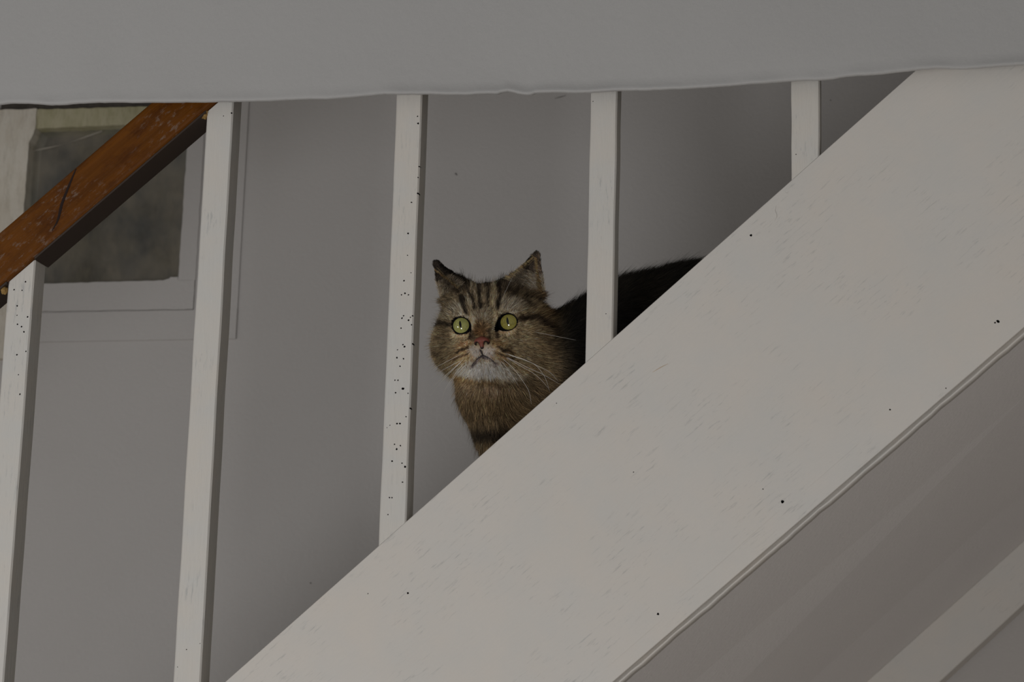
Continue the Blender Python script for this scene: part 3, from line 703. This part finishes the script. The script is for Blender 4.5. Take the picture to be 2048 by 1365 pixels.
lum = colr.mean(1); tick = (rng.random(n) < .30) & (lum < 125) & ~isr & (ob < .5)
alb[tick] *= .38
gold = (rng.random(n) < .22) & (lum < 120) & (lum > 60); alb[gold] *= np.array([1.7, 1.6, 1.4])
alb = np.clip(alb, .004, .85)
cvs = bpy.data.hair_curves.new('fur'); cvs.add_curves([K]*n)
cvs.attributes['position'].data.foreach_set('vector', pos.astype(np.float32).ravel())
rr = cvs.attributes.get('radius') or cvs.attributes.new('radius', 'FLOAT', 'POINT')
r0 = np.where(gh[lid_ok], .055, .095)[:, None]*np.array([1, .95, .8, .55, .15])[None]
rr.data.foreach_set('value', (r0/1000).astype(np.float32).ravel())
ca_ = cvs.attributes.new('hair_color', 'FLOAT_COLOR', 'CURVE'); ca_.data.foreach_set('color', np.c_[alb, np.ones(n)].astype(np.float32).ravel())
cvs.materials.append(m_fur)
fur = bpy.data.objects.new('fur', cvs); COL.objects.link(fur); keep(fur, cat); fur['kind'] = 'stuff'
print('hairs', n, 'skin verts', nV)

# --- eyes
def iris_mat(a, b, c):
    k = NT('green_iris'); k.set(Roughness=.12); k.b.inputs['Specular IOR Level'].default_value = .3; k.b.inputs['Coat Weight'].default_value = .8; k.b.inputs['Coat Roughness'].default_value = .02
    tc = k.n('ShaderNodeTexCoord'); q = k.noise(tc.outputs['Object'], 900, 4, .65, .35, .65); x = k.mix(q, a, b); x = k.mix(k.mul(k.noise(tc.outputs['Object'], 260, 3, .5, .5, .7), .6), x, c); k.color(x); return k.m
m_iris = {-1: iris_mat((.29, .29, .075), (.40, .40, .13), (.20, .22, .06)), 1: iris_mat((.28, .245, .045), (.38, .34, .08), (.20, .17, .03))}
k = NT('eye_dark'); k.set(**{'Base Color': (.008, .008, .010, 1), 'Roughness': .25}); m_eyedark = k.m
k = NT('pupil_black'); k.set(**{'Base Color': (.004, .005, .007, 1), 'Roughness': .08}); m_pupil = k.m
def cap(name, s, ctr, r, poly, mat, parent, rings=8):      # part of the eyeball surface with a given outline
    V, Fc = [], []; n_ = len(poly)
    for j in range(rings+1):
        for (px_, py_) in poly:
            ex, ey = px_*j/rings, py_*j/rings
            X, Y_ = ctr[0]+ex-EC[s][0], ctr[1]+ey-EC[s][1]
            V.append(h2w([EC[s][0]+X, EC[s][1]+Y_, EYZ + math.sqrt(max(r*r - X*X - Y_*Y_, 0))]))
    for j in range(rings):
        for q in range(n_): Fc.append((j*n_+q, j*n_+(q+1) % n_, (j+1)*n_+(q+1) % n_, (j+1)*n_+q))
    o_ = mesh(name, V, Fc, mat, smooth=True); return o_
for s in (-1, 1):
    bm = bmesh.new(); bmesh.ops.create_uvsphere(bm, u_segments=40, v_segments=24, radius=ER/1000)
    e = bpy.data.meshes.new('eye'); bm.to_mesh(e); bm.free(); e.polygons.foreach_set('use_smooth', [True]*len(e.polygons))
    eye = link('eye', e, m_eyedark); eye.location = h2w([*EC[s], EYZ]).tolist(); keep(eye, cat)
    eye['label'] = 'round green eye with a slit pupil'
    cx, cy = EC[s]
    ir = cap('iris', s, (cx, cy), ER+.12, [(7.45*math.cos(a), 6.95*math.sin(a)) for a in np.linspace(0, 2*math.pi, 48, endpoint=False)], m_iris[s], eye)
    pc = {-1: H(923.2, 650.3, EZ), 1: H(1016.2, 644.0, EZ)}[s]
    tl = .10
    pp = [(1.05*math.cos(a)*abs(math.cos(a))**.6 - tl*3.7*math.sin(a), 3.7*math.sin(a)) for a in np.linspace(0, 2*math.pi, 32, endpoint=False)]
    pu = cap('pupil', s, pc[:2], ER+.20, pp, m_pupil, eye)
    for o_ in (ir, pu):
        o_.parent = eye; o_.matrix_parent_inverse = Matrix.Translation(-Vector(h2w([*EC[s], EYZ]).tolist()))
# --- nose leather
nl, nh = np.array([-12., -28, 38]), np.array([12., -8, 62]); NX = .35
na = [np.arange(nl[i], nh[i], NX) for i in range(3)]; NG = np.stack(np.meshgrid(*na, indexing='ij'), -1); an = np.stack([np.abs(NG[..., 0]), NG[..., 1], NG[..., 2]], -1)
d = ell(an, (2.6, -16.4, 49.2), (4.2, 3.0, 4.6)); d = smin(d, cone(NG, (0, -16, 49.5), (0, -22.5, 49.5), 3.6, 1.6), 1.6); d = smin(d, ell(an, (5.0, -18.2, 48.6), (2.2, 2.2, 3.4)), 1.2)
nost = cone(an, (3.7, -19.4, 56), (4.1, -19.2, 46.5), 1.25, 1.25); nost = np.minimum(nost, cone(an, (4.2, -19.2, 54), (6.8, -18.0, 51), .95, .55))
d = smax(d, -nost, .5); d = smax(d, -cone(NG, (0, -19.5, 54.2), (0, -24, 52.6), .45, .7), .5)
ng = openvdb.FloatGrid(); ng.copyFromArray(np.clip(d, -5, 5).astype(np.float32)); ng.background = 5.0
q, f4 = ng.convertToQuads(0.0); q = nl + np.asarray(q, float)*NX
nm = bpy.data.meshes.new('nose'); nm.from_pydata(h2w(q).tolist(), [], np.asarray(f4).tolist()); nm.update()
bm = bmesh.new(); bm.from_mesh(nm); bmesh.ops.recalc_face_normals(bm, faces=bm.faces); bm.to_mesh(nm); bm.free()
nm.polygons.foreach_set('use_smooth', [True]*len(nm.polygons))
aq = np.abs(q[:, 0]); dn = np.hypot(aq-4.4, q[:, 1]+19.7) - 2.2; low = np.clip((-21.4-q[:, 1])/1.6, 0, 1); out = np.clip((aq - 5.9)/1.0, 0, 1)*np.clip((-17.2-q[:, 1])/1.0, 0, 1)
mk = np.clip(np.maximum(np.maximum(1 - np.clip(dn/.7, 0, 1), low), out), 0, 1)[:, None]
nc = np.array([.27, .082, .058])*(1-mk) + np.array([.02, .012, .012])*mk
at = nm.color_attributes.new('coat', 'FLOAT_COLOR', 'POINT'); at.data.foreach_set('color', np.c_[nc, np.ones(len(q))].ravel())
no_ = keep(link('nose', nm, attr_mat('nose_leather', 'coat', .45, .3)), cat); no_['label'] = 'small brick pink nose'
# --- mouth line, lying on the lips
def surf(u, v):
    zz = np.linspace(66, 20, 400); pts = np.array([H(u, v, q) for q in zz]); dd = head_sdf(pts); k = int(np.argmax(dd < 0)); return pts[k]
MV, MF = [], []
for pl in ([(963.5, 701), (965, 706), (967, 711.5)], [(967, 711), (959, 716), (951, 724), (945.5, 732)], [(967, 711), (975, 714), (984, 719), (992, 728)]):
    q = [surf(a, b) for a, b, _ in spline([np.array([*p, 0.]) for p in pl], 9)]
    V, Fc = tube(spline([h2w(p + np.array([0, 0, 1.1])) for p in q], 18), lambda t: .00062*(1-.55*t), 6)
    b = len(MV); MV += V; MF += [tuple(b+i for i in f) for f in Fc]
keep(mesh('mouth', MV, MF, NT('lip_dark').set(**{'Base Color': (.045, .034, .036, 1), 'Roughness': .6}).m, smooth=True), cat)
# --- whiskers
m_wh = NT('whisker').set(**{'Base Color': (.80, .76, .70, 1), 'Roughness': .5}).m
Z5 = lambda pts: [(880 + a/7.583, 680 + b/7.583) for a, b in pts]
WH = [Z5(p) for p in ([(960, 175), (1090, 232), (1290, 300), (1500, 400), (1650, 480), (1780, 620)], [(960, 185), (1090, 240), (1280, 300), (1450, 385), (1580, 560), (1650, 770)],
      [(930, 215), (1120, 310), (1300, 400), (1500, 490), (1650, 570), (1800, 660)], [(940, 235), (1090, 310), (1220, 390), (1400, 490), (1530, 600), (1640, 730)],
      [(900, 245), (1090, 400), (1230, 580), (1340, 760), (1380, 960)], [(880, 255), (1000, 400), (1100, 540), (1190, 690)], [(875, 270), (960, 420), (1000, 560), (1050, 660)],
      [(470, 140), (380, 190), (200, 285), (0, 390), (-90, 450)], [(480, 220), (400, 280), (230, 360), (0, 490), (-120, 580)], [(470, 220), (380, 290), (150, 490), (0, 620), (-140, 760)],
      [(460, 245), (360, 310), (180, 480), (0, 670), (-130, 850)], [(480, 265), (400, 330), (280, 470), (120, 700), (60, 850), (30, 1000)], [(500, 290), (440, 340), (300, 480), (180, 640), (130, 720)],
      [(520, 300), (480, 330), (330, 450), (200, 600)])]
WH += [[(1052, 662), (1085, 668), (1120, 675), (1150, 681)], [(1003, 603), (1010, 588), (1020, 566), (1031, 547)], [(1000, 606), (1003, 595), (1011, 582)]]
for wpx in WH:
    m = len(wpx); sd = 1 if wpx[0][0] > 967 else -1
    fore = wpx[0][1] < 640 or wpx[0][0] > 1040
    z0 = 48 - abs(wpx[0][0]-967)*.10 if not fore else (36 if wpx[0][1] < 640 else 30)
    z1 = 34 if not fore else (26 if wpx[0][1] < 640 else 24)
    q = [H(u, v, z0 + (z1-z0)*(i/(m-1))**1.4) for i, (u, v) in enumerate(wpx)]
    V, Fc = tube(spline([h2w(p) for p in q], 26), lambda t: (.00008 if fore else .00019)*(1-t)**.6 + .00004, 5)
    keep(mesh('whisker', V, Fc, m_wh, smooth=True), cat)
# pale seam of skin along the front edge of each ear
m_rim = NT('ear_rim').set(**{'Base Color': (.20, .145, .075, 1), 'Roughness': .8}).m
for s in (-1, 1):
    a, b, c_e = EAR[s]; n_ = EARN[s]; off = n_*2.2
    q = [b*.80 + a*.20 + off + np.array([0, 1.5, 0]), b*.5 + a*.5 + off + np.array([-s*.4, -.3, 0]), b*.2 + a*.8 + off*.9, a*.97 + b*.03 + off*.6 + np.array([0, -1.2, 0]), a*.90 + c_e*.10 + off*.7]
    V, Fc = tube(spline([h2w(p) for p in q], 22), lambda t: .00048*math.sin(math.pi*min(max(t*.92+.05, 0), 1))**.5, 6)
    keep(mesh('ear_rim', V, Fc, m_rim, smooth=True), cat)
